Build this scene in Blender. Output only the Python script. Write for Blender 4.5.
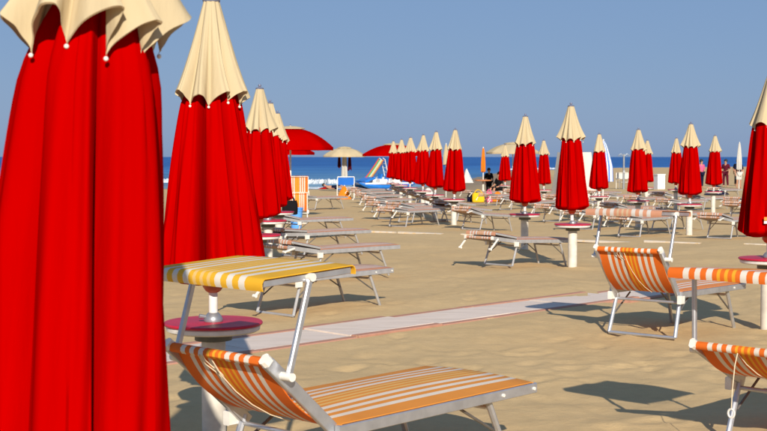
import bpy, math, random
import numpy as np
from mathutils import Vector, Matrix, Quaternion

for o in list(bpy.data.objects):
    bpy.data.objects.remove(o)
S = bpy.context.scene
COL = S.collection
R = math.radians
PI = math.pi

# ------------------------------------------------------------------ camera
EYE = 1.7
cam_d = bpy.data.cameras.new("camera")
cam_d.sensor_width = 36.0
cam_d.lens = 58.7
cam_d.clip_start = 0.05
cam_d.clip_end = 60000
cam_d.dof.use_dof = True
cam_d.dof.focus_distance = 9.0
cam_d.dof.aperture_fstop = 9.0
cam = bpy.data.objects.new("camera", cam_d)
cam.location = (0, 0, EYE)
cam.rotation_euler = (R(90 - 2.68), 0, 0)
COL.objects.link(cam)
S.camera = cam

# ------------------------------------------------------------------ sky, sun, exposure
SUN_EL = 25.5
SUN_SLOPE = -0.11                       # sideways drift of the shadows per metre of depth
world = bpy.data.worlds.new("World")
S.world = world
world.use_nodes = True
wn = world.node_tree
wn.nodes.clear()
sky = wn.nodes.new("ShaderNodeTexSky")
sky.sky_type = 'NISHITA'
sky.sun_disc = False
sky.sun_elevation = R(SUN_EL)
sky.sun_rotation = R(180) + math.atan(SUN_SLOPE)
sky.altitude = 0
sky.air_density = 1.0
sky.dust_density = 0.6
sky.ozone_density = 2.0
bg = wn.nodes.new("ShaderNodeBackground")
bg.inputs[1].default_value = 0.075
wo = wn.nodes.new("ShaderNodeOutputWorld")
hz = wn.nodes.new("ShaderNodeMix")               # thin summer haze greys the clear-sky colour evenly
hz.data_type = 'RGBA'
hz.inputs[0].default_value = 0.86
hz.inputs[7].default_value = (1.42, 2.38, 4.33, 1)
wn.links.new(sky.outputs[0], hz.inputs[6])
wn.links.new(hz.outputs[2], bg.inputs[0])
wn.links.new(bg.outputs[0], wo.inputs[0])

sun_d = bpy.data.lights.new("sun", 'SUN')
sun_d.energy = 3.9
sun_d.angle = R(0.53)
sun_d.color = (1.0, 0.93, 0.82)
sun = bpy.data.objects.new("sun", sun_d)
tr = Vector((SUN_SLOPE, 1.0, -math.tan(R(SUN_EL)) * math.hypot(1, SUN_SLOPE)))
sun.rotation_euler = tr.to_track_quat('-Z', 'Y').to_euler()
sun.location = (0, -5, 12)
COL.objects.link(sun)

vs = S.view_settings
vs.view_transform = 'Standard'
vs.look = 'None'
vs.exposure = 0.65
vs.gamma = 1.0
vs.use_curve_mapping = False

# ------------------------------------------------------------------ materials
def nt(name):
    m = bpy.data.materials.new(name)
    m.use_nodes = True
    n = m.node_tree
    n.nodes.clear()
    out = n.nodes.new("ShaderNodeOutputMaterial")
    b = n.nodes.new("ShaderNodeBsdfPrincipled")
    n.links.new(b.outputs[0], out.inputs[0])
    return m, n, b, out

def ramp(n, fac, stops, interp='LINEAR'):
    r = n.nodes.new("ShaderNodeValToRGB")
    r.color_ramp.interpolation = interp
    e = r.color_ramp.elements
    while len(e) > 1:
        e.remove(e[-1])
    e[0].position, e[0].color = stops[0][0], (*stops[0][1], 1)
    for p, c in stops[1:]:
        k = e.new(p)
        k.color = (*c, 1)
    n.links.new(fac, r.inputs[0])
    return r.outputs[0]

def noise(n, scale, detail=3, vec=None, rough=0.55):
    t = n.nodes.new("ShaderNodeTexNoise")
    t.inputs['Scale'].default_value = scale
    t.inputs['Detail'].default_value = detail
    t.inputs['Roughness'].default_value = rough
    if vec is not None:
        n.links.new(vec, t.inputs['Vector'])
    return t.outputs[0]

def coord(n, which='Object'):
    return n.nodes.new("ShaderNodeTexCoord").outputs[which]

def bump(n, b, h, strength=0.3, dist=0.01, prev=None):
    k = n.nodes.new("ShaderNodeBump")
    k.inputs['Strength'].default_value = strength
    k.inputs['Distance'].default_value = dist
    n.links.new(h, k.inputs['Height'])
    if prev is not None:
        n.links.new(prev, k.inputs['Normal'])
    n.links.new(k.outputs[0], b.inputs['Normal'])
    return k.outputs[0]

def scaled(n, v, s):
    m = n.nodes.new("ShaderNodeMapping")
    m.inputs['Scale'].default_value = s
    n.links.new(v, m.inputs['Vector'])
    return m.outputs[0]

def mixc(n, fac, a, b, mode='MIX'):
    m = n.nodes.new("ShaderNodeMix")
    m.data_type = 'RGBA'
    m.blend_type = mode
    if hasattr(fac, 'links'):
        n.links.new(fac, m.inputs[0])
    else:
        m.inputs[0].default_value = fac
    for i, v in ((6, a), (7, b)):
        if hasattr(v, 'links'):
            n.links.new(v, m.inputs[i])
        else:
            m.inputs[i].default_value = (*v, 1)
    return m.outputs[2]

def dark(c, k):
    return tuple(x * k for x in c)

def plain(name, c, rough=0.6, metal=0.0, var=0.18, scale=9.0, bmp=0.0, spec=0.4):
    m, n, b, o = nt(name)
    v = coord(n)
    f = noise(n, scale, 4, v)
    col = ramp(n, f, [(0.3, dark(c, 1 - var)), (0.7, tuple(min(1, x * (1 + var * 0.4)) for x in c))])
    n.links.new(col, b.inputs['Base Color'])
    b.inputs['Roughness'].default_value = rough
    b.inputs['Metallic'].default_value = metal
    b.inputs['Specular IOR Level'].default_value = spec
    if bmp:
        bump(n, b, noise(n, scale * 12, 3, v), bmp, 0.004)
    return m

def cloth(name, c, trans=0.12, fade=(1.0, 1.0, 1.0)):
    """woven parasol cloth: slight fading, fine weave, a little light through it"""
    m, n, b, o = nt(name)
    v = coord(n)
    f = noise(n, 3.0, 4, scaled(n, v, (1, 1, 0.35)))
    col = ramp(n, f, [(0.28, dark(c, 0.86)), (0.72, tuple(min(1, x * y) for x, y in zip(c, fade)))])
    n.links.new(col, b.inputs['Base Color'])
    b.inputs['Roughness'].default_value = 0.8
    b.inputs['Specular IOR Level'].default_value = 0.0
    p = bump(n, b, noise(n, 22, 4, scaled(n, v, (1, 1, 0.16))), 0.35, 0.012)
    bump(n, b, noise(n, 420, 2, v), 0.15, 0.001, p)
    t = n.nodes.new("ShaderNodeBsdfTranslucent")
    n.links.new(col, t.inputs[0])
    mx = n.nodes.new("ShaderNodeMixShader")
    mx.inputs[0].default_value = trans
    n.links.new(b.outputs[0], mx.inputs[1])
    n.links.new(t.outputs[0], mx.inputs[2])
    n.links.new(mx.outputs[0], o.inputs[0])
    return m

WHITE = (0.78, 0.72, 0.62)
def stripes(name, main, accent, white=WHITE, trans=0.22):
    """printed stripes of the sunbed cloth, running lengthwise; u across the width from the mesh UVs"""
    m, n, b, o = nt(name)
    uv = coord(n, 'UV')
    sp = n.nodes.new("ShaderNodeSeparateXYZ")
    n.links.new(uv, sp.inputs[0])
    half = [(0.0, main), (0.135, white), (0.185, main), (0.235, white), (0.285, main), (0.335, white),
            (0.385, main), (0.425, accent), (0.45, main), (0.485, accent)]
    full = list(half)
    cols = [c for _, c in half]
    edges = [p for p, _ in half] + [0.515]
    for i in range(len(half) - 2, -1, -1):
        full.append((1 - edges[i + 1], cols[i]))
    col = ramp(n, sp.outputs[0], full, 'CONSTANT')
    v = coord(n)
    f = noise(n, 6, 4, v)
    col = mixc(n, 0.35, col, ramp(n, f, [(0.25, (0.72, 0.7, 0.66)), (0.75, (1.0, 1.0, 1.0))]), 'MULTIPLY')
    n.links.new(col, b.inputs['Base Color'])
    b.inputs['Roughness'].default_value = 0.7
    b.inputs['Specular IOR Level'].default_value = 0.25
    bump(n, b, noise(n, 300, 2, v), 0.25, 0.0015)
    t = n.nodes.new("ShaderNodeBsdfTranslucent")
    n.links.new(col, t.inputs[0])
    mx = n.nodes.new("ShaderNodeMixShader")
    mx.inputs[0].default_value = trans
    n.links.new(b.outputs[0], mx.inputs[1])
    n.links.new(t.outputs[0], mx.inputs[2])
    n.links.new(mx.outputs[0], o.inputs[0])
    return m

M = {}
M['red'] = cloth('red_cloth', (0.40, 0.0, 0.0), 0.05)
M['cream'] = cloth('cream_cloth', (0.57, 0.455, 0.275), 0.10)
M['white_cloth'] = cloth('white_cloth', (0.66, 0.63, 0.57), 0.12)
M['orange_cloth'] = cloth('orange_cloth', (0.75, 0.22, 0.02), 0.1)
M['yellow_cloth'] = cloth('yellow_cloth', (0.8, 0.48, 0.02), 0.1)
M['pink_cloth'] = cloth('pink_cloth', (0.75, 0.12, 0.25), 0.1)
M['blue_cloth'] = cloth('blue_cloth', (0.03, 0.16, 0.55), 0.1)
M['navy_cloth'] = cloth('navy_cloth', (0.012, 0.015, 0.04), 0.0)
M['black_cloth'] = cloth('black_cloth', (0.012, 0.011, 0.012), 0.0)
M['maroon_cloth'] = cloth('maroon_cloth', (0.10, 0.012, 0.025), 0.0)
M['stripe'] = stripes('orange_striped_fabric', (0.80, 0.17, 0.018), (0.85, 0.42, 0.03))
M['stripe_yellow'] = stripes('yellow_striped_fabric', (0.82, 0.46, 0.03), (0.82, 0.55, 0.2))
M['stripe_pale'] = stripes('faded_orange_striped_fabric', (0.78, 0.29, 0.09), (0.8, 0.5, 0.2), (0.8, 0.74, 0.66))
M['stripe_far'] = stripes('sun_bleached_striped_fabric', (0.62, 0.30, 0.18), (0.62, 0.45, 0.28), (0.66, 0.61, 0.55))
M['stripe_warm'] = stripes('warm_yellow_orange_striped_fabric', (0.78, 0.31, 0.05), (0.8, 0.52, 0.16), (0.8, 0.72, 0.60))
M['alu'] = plain('anodised_aluminium', (0.52, 0.53, 0.55), 0.42, 0.75, 0.14, 14, 0.03)
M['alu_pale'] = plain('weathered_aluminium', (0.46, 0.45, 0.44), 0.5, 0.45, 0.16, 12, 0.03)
M['alu_dark'] = plain('dull_brace_metal', (0.20, 0.19, 0.18), 0.5, 0.6, 0.2, 14)
M['white_plastic'] = plain('white_plastic', (0.74, 0.70, 0.62), 0.45, 0, 0.15, 16)
M['pole'] = plain('white_painted_pole', (0.74, 0.70, 0.64), 0.4, 0, 0.16, 18)
M['post'] = plain('off_white_table_post', (0.66, 0.60, 0.50), 0.6, 0, 0.25, 7, 0.05)
M['table_red'] = plain('red_plastic_table_top', (0.50, 0.012, 0.04), 0.45, 0, 0.2, 9)
M['table_rim'] = plain('white_table_rim', (0.72, 0.68, 0.62), 0.5, 0, 0.15, 11)
M['flange'] = plain('grey_green_flange', (0.13, 0.13, 0.10), 0.6, 0, 0.2, 12)
M['runner'] = plain('orange_red_runner', (0.62, 0.09, 0.02), 0.4, 0, 0.2, 12)
M['runner_faded'] = plain('faded_orange_runner', (0.60, 0.20, 0.09), 0.5, 0, 0.3, 16)
M['finial'] = plain('grey_blue_finial', (0.16, 0.17, 0.24), 0.35, 0.2, 0.15, 12)
M['cord'] = plain('cream_cord', (0.7, 0.58, 0.4), 0.8, 0, 0.15, 60)
M['blue_plastic'] = plain('blue_plastic', (0.10, 0.32, 0.75), 0.4, 0, 0.15, 10)
M['hull_blue'] = plain('blue_fibreglass', (0.015, 0.16, 0.55), 0.3, 0, 0.12, 4)
M['fibre_white'] = plain('white_fibreglass', (0.80, 0.79, 0.76), 0.3, 0, 0.1, 4)
M['skin'] = plain('sunburnt_skin', (0.45, 0.22, 0.13), 0.55, 0, 0.12, 7)
M['hair'] = plain('dark_hair', (0.02, 0.014, 0.01), 0.6, 0, 0.2, 30)
M['wood'] = plain('orange_wood', (0.55, 0.19, 0.06), 0.6, 0, 0.25, 12)
M['steel'] = plain('grey_steel', (0.35, 0.36, 0.37), 0.4, 0.6, 0.15, 9)
M['tag'] = plain('orange_tag', (0.85, 0.25, 0.03), 0.6, 0, 0.1, 9)

def mat_rainbow():
    m, n, b, o = nt('rainbow_slide_paint')
    uv = coord(n, 'UV')
    sp = n.nodes.new("ShaderNodeSeparateXYZ")
    n.links.new(uv, sp.inputs[0])
    c = ramp(n, sp.outputs[0], [(0, (0.65, 0.03, 0.02)), (0.2, (0.8, 0.25, 0.03)), (0.4, (0.8, 0.68, 0.2)),
                                (0.6, (0.75, 0.7, 0.6)), (0.75, (0.06, 0.4, 0.1)), (0.9, (0.6, 0.05, 0.03))], 'CONSTANT')
    n.links.new(c, b.inputs['Base Color'])
    b.inputs['Roughness'].default_value = 0.4
    return m
M['rainbow'] = mat_rainbow()

def mat_blue_white():
    m, n, b, o = nt('blue_white_panels')
    uv = coord(n, 'UV')
    w = n.nodes.new("ShaderNodeTexWave")
    w.bands_direction = 'X'
    w.inputs['Scale'].default_value = 1.27
    n.links.new(uv, w.inputs['Vector'])
    c = ramp(n, w.outputs[0], [(0, (0.72, 0.74, 0.76)), (0.5, (0.04, 0.16, 0.6))], 'CONSTANT')
    n.links.new(c, b.inputs['Base Color'])
    b.inputs['Roughness'].default_value = 0.8
    return m
M['blue_white'] = mat_blue_white()

def mat_sand():
    m, n, b, o = nt('beach_sand')
    g = n.nodes.new("ShaderNodeNewGeometry").outputs['Position']
    a = noise(n, 0.55, 5, g, 0.6)
    c1 = ramp(n, a, [(0.3, (0.555, 0.388, 0.192)), (0.55, (0.580, 0.408, 0.204)), (0.75, (0.605, 0.428, 0.218))])
    a2 = noise(n, 9.0, 6, g, 0.65)
    c2 = ramp(n, a2, [(0.25, (0.88, 0.87, 0.86)), (0.6, (1, 1, 1))])
    col = mixc(n, 0.75, c1, c2, 'MULTIPLY')
    gr = noise(n, 260, 2, g, 0.8)
    col = mixc(n, 0.5, col, ramp(n, gr, [(0.3, (0.70, 0.68, 0.66)), (0.62, (1.0, 1.0, 1.0))]), 'MULTIPLY')
    # wet sand low down by the water
    sp = n.nodes.new("ShaderNodeSeparateXYZ")
    n.links.new(g, sp.inputs[0])
    mr = n.nodes.new("ShaderNodeMapRange")
    mr.inputs[1].default_value = -0.46
    mr.inputs[2].default_value = -0.30
    mr.inputs[3].default_value = 1.0
    mr.inputs[4].default_value = 0.0
    n.links.new(sp.outputs[2], mr.inputs[0])
    col = mixc(n, mr.outputs[0], col, (0.27, 0.20, 0.13))
    n.links.new(col, b.inputs['Base Color'])
    b.inputs['Roughness'].default_value = 0.95
    b.inputs['Specular IOR Level'].default_value = 0.12
    p = bump(n, b, noise(n, 5.0, 5, g, 0.6), 0.25, 0.04)
    p = bump(n, b, noise(n, 26, 5, g, 0.7), 0.35, 0.012, p)
    bump(n, b, gr, 0.35, 0.003, p)
    return m
M['sand'] = mat_sand()

def mat_sea():
    m, n, b, o = nt('sea_water')
    g = n.nodes.new("ShaderNodeNewGeometry").outputs['Position']
    sp = n.nodes.new("ShaderNodeSeparateXYZ")
    n.links.new(g, sp.inputs[0])
    mr = n.nodes.new("ShaderNodeMapRange")
    mr.inputs[1].default_value = 88
    mr.inputs[2].default_value = 330
    n.links.new(sp.outputs[1], mr.inputs[0])
    base = ramp(n, mr.outputs[0], [(0.0, (0.27, 0.40, 0.46)), (0.10, (0.15, 0.32, 0.48)),
                                   (0.40, (0.075, 0.235, 0.48)), (1.0, (0.035, 0.155, 0.42))])
    f = noise(n, 1.0, 5, scaled(n, g, (0.06, 0.22, 1)), 0.65)
    col = mixc(n, 0.75, base, ramp(n, f, [(0.36, (0.42, 0.48, 0.56)), (0.64, (1, 1, 1))]), 'MULTIPLY')
    f2 = noise(n, 1.0, 4, scaled(n, g, (0.018, 0.075, 1)), 0.6)
    col = mixc(n, 0.7, col, ramp(n, f2, [(0.38, (0.55, 0.60, 0.66)), (0.6, (1.05, 1.05, 1.05))]), 'MULTIPLY')
    n.links.new(col, b.inputs['Base Color'])
    b.inputs['Roughness'].default_value = 0.5
    b.inputs['Specular IOR Level'].default_value = 0.12
    b.inputs['IOR'].default_value = 1.33
    p = bump(n, b, noise(n, 1.0, 4, scaled(n, g, (0.35, 1.1, 1)), 0.6), 0.9, 0.35)
    return m
M['sea'] = mat_sea()

def mat_foam():
    m, n, b, o = nt('sea_foam')
    g = coord(n)
    f = noise(n, 3.0, 5, g, 0.7)
    n.links.new(ramp(n, f, [(0.35, (0.40, 0.46, 0.50)), (0.6, (0.74, 0.75, 0.75))]), b.inputs['Base Color'])
    b.inputs['Roughness'].default_value = 0.9
    bump(n, b, f, 0.8, 0.05)
    return m
M['foam'] = mat_foam()

def mat_slab(name, c, sand_amt):
    m, n, b, o = nt(name)
    g = n.nodes.new("ShaderNodeNewGeometry").outputs['Position']
    mp = n.nodes.new("ShaderNodeMapping")
    mp.inputs['Rotation'].default_value = (0, 0, -R(45))
    mp.inputs['Scale'].default_value = (0.9, 6.0, 1)
    n.links.new(g, mp.inputs['Vector'])
    st = noise(n, 1.5, 5, mp.outputs[0], 0.65)
    c1 = ramp(n, st, [(0.3, dark(c, 0.82)), (0.65, c)])
    s = noise(n, 2.2, 5, mp.outputs[0], 0.7)
    s = ramp(n, s, [(sand_amt, (0, 0, 0)), (sand_amt + 0.14, (1, 1, 1))])
    col = mixc(n, s, c1, (0.56, 0.392, 0.198))
    n.links.new(col, b.inputs['Base Color'])
    b.inputs['Roughness'].default_value = 0.9
    b.inputs['Specular IOR Level'].default_value = 0.2
    bump(n, b, noise(n, 40, 4, g), 0.4, 0.006)
    return m
M['slab'] = mat_slab('pale_concrete_slab', (0.70, 0.575, 0.475), 0.60)
M['slab_edge'] = mat_slab('reddish_slab_edging', (0.44, 0.22, 0.15), 0.58)
M['board'] = mat_slab('half_buried_board', (0.58, 0.50, 0.40), 0.50)

# ------------------------------------------------------------------ helpers
class MB:
    def __init__(s):
        s.v, s.f, s.uv = [], [], None
    def add(s, verts, faces):
        k = len(s.v)
        s.v += [tuple(p) for p in verts]
        s.f += [tuple(i + k for i in f) for f in faces]
        return s
    def bar(s, p0, p1, w, h, up=(0, 0, 1), ch=0.18):
        """extruded rectangle with chamfered edges; w sideways, h along up"""
        p0, p1 = Vector(p0), Vector(p1)
        d = (p1 - p0).normalized()
        u = Vector(up)
        if abs(d.dot(u)) > 0.98:
            u = Vector((1, 0, 0))
        sx = d.cross(u).normalized()
        u = sx.cross(d).normalized()
        a, b, c = w / 2, h / 2, min(w, h) * ch
        pr = [(a - c, b), (-a + c, b), (-a, b - c), (-a, -b + c), (-a + c, -b), (a - c, -b), (a, -b + c), (a, b - c)]
        vs_ = [p + sx * x + u * y for p in (p0, p1) for x, y in pr]
        fs = [(i, (i + 1) % 8, 8 + (i + 1) % 8, 8 + i) for i in range(8)] + [tuple(range(7, -1, -1)), tuple(range(8, 16))]
        return s.add(vs_, fs)
    def box(s, c, sz, ch=0.12):
        c = Vector(c)
        return s.bar(c - Vector((sz[0] / 2, 0, 0)), c + Vector((sz[0] / 2, 0, 0)), sz[1], sz[2], ch=ch)
    def tube(s, pts, r, n=8, cap=True):
        pts = [Vector(p) for p in pts]
        rs = r if isinstance(r, (list, tuple)) else [r] * len(pts)
        vs_, prev = [], None
        for i, p in enumerate(pts):
            d = (pts[min(i + 1, len(pts) - 1)] - pts[max(i - 1, 0)]).normalized()
            if prev is None:
                a = Vector((0, 0, 1)) if abs(d.z) < 0.9 else Vector((1, 0, 0))
                x = d.cross(a).normalized()
            else:
                x = (prev - d * prev.dot(d)).normalized()
            prev = x
            y = d.cross(x)
            for k in range(n):
                t = 2 * PI * k / n
                vs_.append(p + (x * math.cos(t) + y * math.sin(t)) * rs[i])
        fs = []
        for i in range(len(pts) - 1):
            for k in range(n):
                fs.append((i * n + k, i * n + (k + 1) % n, (i + 1) * n + (k + 1) % n, (i + 1) * n + k))
        if cap:
            fs.append(tuple(range(n - 1, -1, -1)))
            fs.append(tuple(range((len(pts) - 1) * n, len(pts) * n)))
        return s.add(vs_, fs)
    def lathe(s, prof, n=24, c=(0, 0, 0)):
        """profile of (r, z); ends with r=0 are closed by a point ring"""
        vs_, fs = [], []
        for r, z in prof:
            for k in range(n):
                t = 2 * PI * k / n
                vs_.append((c[0] + r * math.cos(t), c[1] + r * math.sin(t), c[2] + z))
        for i in range(len(prof) - 1):
            for k in range(n):
                fs.append((i * n + k, i * n + (k + 1) % n, (i + 1) * n + (k + 1) % n, (i + 1) * n + k))
        fs.append(tuple(range(n - 1, -1, -1)))
        fs.append(tuple(range((len(prof) - 1) * n, len(prof) * n)))
        return s.add(vs_, fs)
    def ball(s, c, r, n=10, sz=1.0):
        pr = [(max(r * math.sin(PI * i / 7), 1e-4), -r * sz * math.cos(PI * i / 7)) for i in range(8)]
        return s.lathe(pr, n, c)
    def build(s, name, mat, parent=None, smooth=False, loc=None):
        me = bpy.data.meshes.new(name)
        me.from_pydata(s.v, [], s.f)
        if s.uv is not None:
            l = me.uv_layers.new(name="UVMap")
            arr = np.zeros((len(me.loops), 2), dtype=np.float32)
            vi = np.zeros(len(me.loops), dtype=np.int32)
            me.loops.foreach_get('vertex_index', vi)
            arr[:] = np.array(s.uv, dtype=np.float32)[vi]
            l.data.foreach_set('uv', arr.ravel())
        me.materials.append(M[mat])
        if smooth:
            me.polygons.foreach_set('use_smooth', [True] * len(me.polygons))
            try:
                me.set_sharp_from_angle(angle=R(40))
            except Exception:
                pass
        o = bpy.data.objects.new(name, me)
        COL.objects.link(o)
        if parent is not None:
            o.parent = parent
        if loc is not None:
            o.location = loc
        return o

def thing(name, label, cat, loc=(0, 0, 0), rz=0.0, group=None):
    o = bpy.data.objects.new(name, None)
    o.empty_display_size = 0.2
    COL.objects.link(o)
    o.location = loc
    o.rotation_euler = (0, 0, rz)
    tag(o, label, cat, group)
    return o

def tag(o, label, cat, group=None):
    o['label'] = label
    o['category'] = cat
    if group:
        o['group'] = group

def dup(o, parent=None):
    c = o.copy()
    COL.objects.link(c)
    if parent is not None:
        c.parent = parent
    for ch in o.children:
        dup(ch, c)
    return c

def vnoise(x, y, seed=0):
    """vectorised value noise, about -1..1"""
    xi, yi = np.floor(x), np.floor(y)
    fx, fy = x - xi, y - yi
    fx, fy = fx * fx * (3 - 2 * fx), fy * fy * (3 - 2 * fy)
    def h(a, b):
        s_ = np.sin(a * 127.1 + b * 311.7 + seed * 74.7) * 43758.5453
        return (s_ - np.floor(s_)) * 2 - 1
    a, b = h(xi, yi), h(xi + 1, yi)
    c, d = h(xi, yi + 1), h(xi + 1, yi + 1)
    return (a * (1 - fx) + b * fx) * (1 - fy) + (c * (1 - fx) + d * fx) * fy

# ------------------------------------------------------------------ ground
def shore_y(x):
    return np.interp(x, [-60, -12, -3, 2, 8, 18, 40, 90, 200], [92, 88, 87, 92, 128, 200, 240, 285, 380])

def ground_base(x, y):
    x = np.asarray(x, dtype=float); y = np.asarray(y, dtype=float)
    z = np.interp(y, [0, 18, 33, 60, 400], [0, 0, -0.12, -0.18, -0.22])
    sl = (shore_y(x + 1) - shore_y(x - 1)) / 2
    dist = (shore_y(x) - y) / np.sqrt(1 + sl * sl)
    t = np.clip(1 - dist / 16.0, 0, None)
    return z - 0.34 * np.minimum(t, 4.5)

def gz(x, y):
    return float(ground_base(x, y))

ROW_L = [(-1.60, 15.9), (-1.83, 19.8), (-1.98, 23.6)]
ROW_A = [(3.86, 12.5), (3.03, 20.0), (2.69, 23.8), (1.85, 32.8), (1.52, 37.0), (1.31, 41.7), (0.98, 46.5), (0.72, 51.3), (0.42, 55.5)]
ROW_B = [(7.10, 29.0), (6.68, 32.8), (6.45, 37.4), (6.03, 47.0), (5.60, 57.6)]
ROW_C = [(11.0, 41.7), (10.63, 45.5), (10.40, 49.5)]
POSTS = [(-1.02, 7.46), (-0.872, 3.29)] + ROW_L + ROW_A + ROW_B

def make_ground():
    ys = [-6.0]
    while ys[-1] < 3:
        ys.append(ys[-1] + 0.3)
    st = 0.034
    while ys[-1] < 420:
        ys.append(ys[-1] + max(0.034, (ys[-1]) * 0.0068))
    ys = np.array(ys)
    u = np.concatenate([np.linspace(-6, -0.62, 30)[:-1], np.linspace(-0.62, 0.62, 420), np.linspace(0.62, 6, 30)[1:]])
    Yg, Ug = np.meshgrid(ys, u, indexing='ij')
    Xg = Ug * (np.maximum(Yg, 0) + 5.0) * 0.75
    Z = ground_base(Xg, Yg)
    n = 0.024 * vnoise(Xg * 0.55, Yg * 0.55, 1) + 0.012 * vnoise(Xg * 1.5 + 7, Yg * 1.5, 2) \
        + 0.0055 * vnoise(Xg * 3.9, Yg * 3.9 + 3, 3) + 0.003 * vnoise(Xg * 8.5, Yg * 8.5, 4)
    dent = vnoise(Xg * 3.1 + 11, Yg * 2.6 + 5, 6)
    n -= 0.018 * np.clip(dent - 0.35, 0, 1)
    n += 0.012 * np.clip(vnoise(Xg * 4.0 - 3, Yg * 4.3, 8) - 0.3, 0, 1)
    pd = np.abs(-0.712 * (Xg + 0.55) + 0.702 * (Yg - 12.10))
    n = n * np.clip((pd - 0.40) / 0.5, 0.15, 1)
    fade = np.interp(Yg, [0, 60, 120], [1, 1, 0.4])
    Z = Z + n * fade - 0.012
    rnd = random.Random(12)
    def local(cx, cy, rad):
        a, b_ = np.searchsorted(ys, cy - rad), np.searchsorted(ys, cy + rad)
        return slice(a, b_)
    for px, py in POSTS:
        sl = local(px, py, 0.6)
        d2 = (Xg[sl] - px) ** 2 + (Yg[sl] - py) ** 2
        Z[sl] += 0.035 * np.exp(-d2 / 0.035) * (1 + 0.4 * vnoise(Xg[sl] * 9, Yg[sl] * 9, 5))
    for trail in range(34):
        x, y = rnd.uniform(-3.5, 6.5), rnd.uniform(4.5, 22)
        h = rnd.uniform(0, 6.28)
        for st in range(rnd.randint(5, 13)):
            h += rnd.uniform(-0.15, 0.15)
            x += 0.62 * math.cos(h); y += 0.62 * math.sin(h)
            if not 4.2 < y < 26 or abs(-0.712 * (x + 0.55) + 0.702 * (y - 12.10)) < 0.62:
                continue
            sd = 0.10 if st % 2 else -0.10
            cx, cy = x - math.sin(h) * sd, y + math.cos(h) * sd
            sl = local(cx, cy, 0.35)
            dx, dy = Xg[sl] - cx, Yg[sl] - cy
            u_ = (dx * math.cos(h) + dy * math.sin(h)) / 0.15
            v_ = (-dx * math.sin(h) + dy * math.cos(h)) / 0.07
            q = u_ * u_ + v_ * v_
            dp_ = rnd.uniform(0.008, 0.019)
            Z[sl] += -dp_ * np.exp(-q) + 0.45 * dp_ * np.exp(-(np.sqrt(q) - 1.7) ** 2 / 0.18)
    r, c = Xg.shape
    V = np.stack([Xg, Yg, Z], -1).reshape(-1, 3)
    idx = np.arange(r * c).reshape(r, c)
    F = np.stack([idx[:-1, :-1], idx[:-1, 1:], idx[1:, 1:], idx[1:, :-1]], -1).reshape(-1, 4)
    me = bpy.data.meshes.new('beach')
    me.vertices.add(len(V)); me.vertices.foreach_set('co', V.ravel())
    me.loops.add(F.size); me.loops.foreach_set('vertex_index', F.ravel().astype(np.int32))
    me.polygons.add(len(F))
    me.polygons.foreach_set('loop_start', np.arange(0, F.size, 4, dtype=np.int32))
    me.polygons.foreach_set('loop_total', np.full(len(F), 4, dtype=np.int32))
    me.polygons.foreach_set('use_smooth', np.ones(len(F), dtype=bool))
    me.update(); me.validate()
    me.materials.append(M['sand'])
    o = bpy.data.objects.new('beach', me)
    COL.objects.link(o)
    o['kind'] = 'structure'
    o['label'] = 'wide beach of trampled tan sand sloping to the sea'
    return o
make_ground()

SEA_Z = -0.52
def make_sea():
    ys = np.concatenate([np.linspace(60, 200, 60), np.geomspace(205, 42000, 40)])
    us = np.linspace(-1, 1, 60)
    b = MB()
    V = []
    for y in ys:
        for q in us:
            x = q * (60 + y * 1.6)
            V.append((x, y, SEA_Z))
    n = len(us)
    F = [(i * n + k, i * n + k + 1, (i + 1) * n + k + 1, (i + 1) * n + k) for i in range(len(ys) - 1) for k in range(n - 1)]
    b.add(V, F)
    o = b.build('sea', 'sea')
    o['kind'] = 'structure'
    o['label'] = 'deep blue sea with low waves up to the horizon'
make_sea()

def foam_line(pts, width, height, seed, label):
    rnd = random.Random(seed)
    b = MB()
    V, F, n, m = [], [], 160, 7
    P = np.array(pts)
    tt = np.linspace(0, 1, len(P))
    for i in range(n):
        t = i / (n - 1)
        x = np.interp(t, tt, P[:, 0]); y = np.interp(t, tt, P[:, 1])
        w = width * (0.55 + 0.45 * math.sin(t * 23 + seed) * math.sin(t * 9.1 + 2 * seed)) * min(1, 8 * t, 8 * (1 - t)) * max(0.08, min(1, 0.75 + math.sin(t * 41 + 3 * seed) * 0.6 + math.sin(t * 67 + seed) * 0.5)) + 0.02
        y += 0.5 * math.sin(t * 17 + seed) + rnd.uniform(-0.12, 0.12)
        for k in range(m):
            s_ = k / (m - 1)
            V.append((x + rnd.uniform(-.05, .05), y + (s_ - 0.5) * w * 2,
                      SEA_Z + height * math.sin(PI * s_) * min(1, 8 * t + 0.1, 8 * (1 - t) + 0.1) * rnd.uniform(0.6, 1.1) - 0.01))
    for i in range(n - 1):
        for k in range(m - 1):
            F.append((i * m + k, (i + 1) * m + k, (i + 1) * m + k + 1, i * m + k + 1))
    b.add(V, F)
    o = b.build('sea_foam', 'foam', smooth=True)
    o['kind'] = 'stuff'
    o['label'] = label
    o['category'] = 'foam'
foam_line([(-14, 89.5), (-6, 88.6), (-2, 89.0), (1.5, 92.5)], 1.5, 0.12, 3, 'white wash of a small wave breaking on the sand')
foam_line([(-9, 104), (-5, 103.5), (-2.6, 104.5)], 1.0, 0.42, 5, 'white crest of a wave behind the wash')
foam_line([(-2.2, 118), (2, 119), (5, 121)], 1.0, 0.40, 7, 'thin white crest further out behind the pedal boat')
foam_line([(-30, 110), (-20, 109), (-13, 108)], 1.0, 0.35, 9, 'long white crest out beyond the wash')
foam_line([(20, 212), (30, 226), (44, 248)], 1.6, 0.3, 11, 'white wash along the far shoreline')

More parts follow.
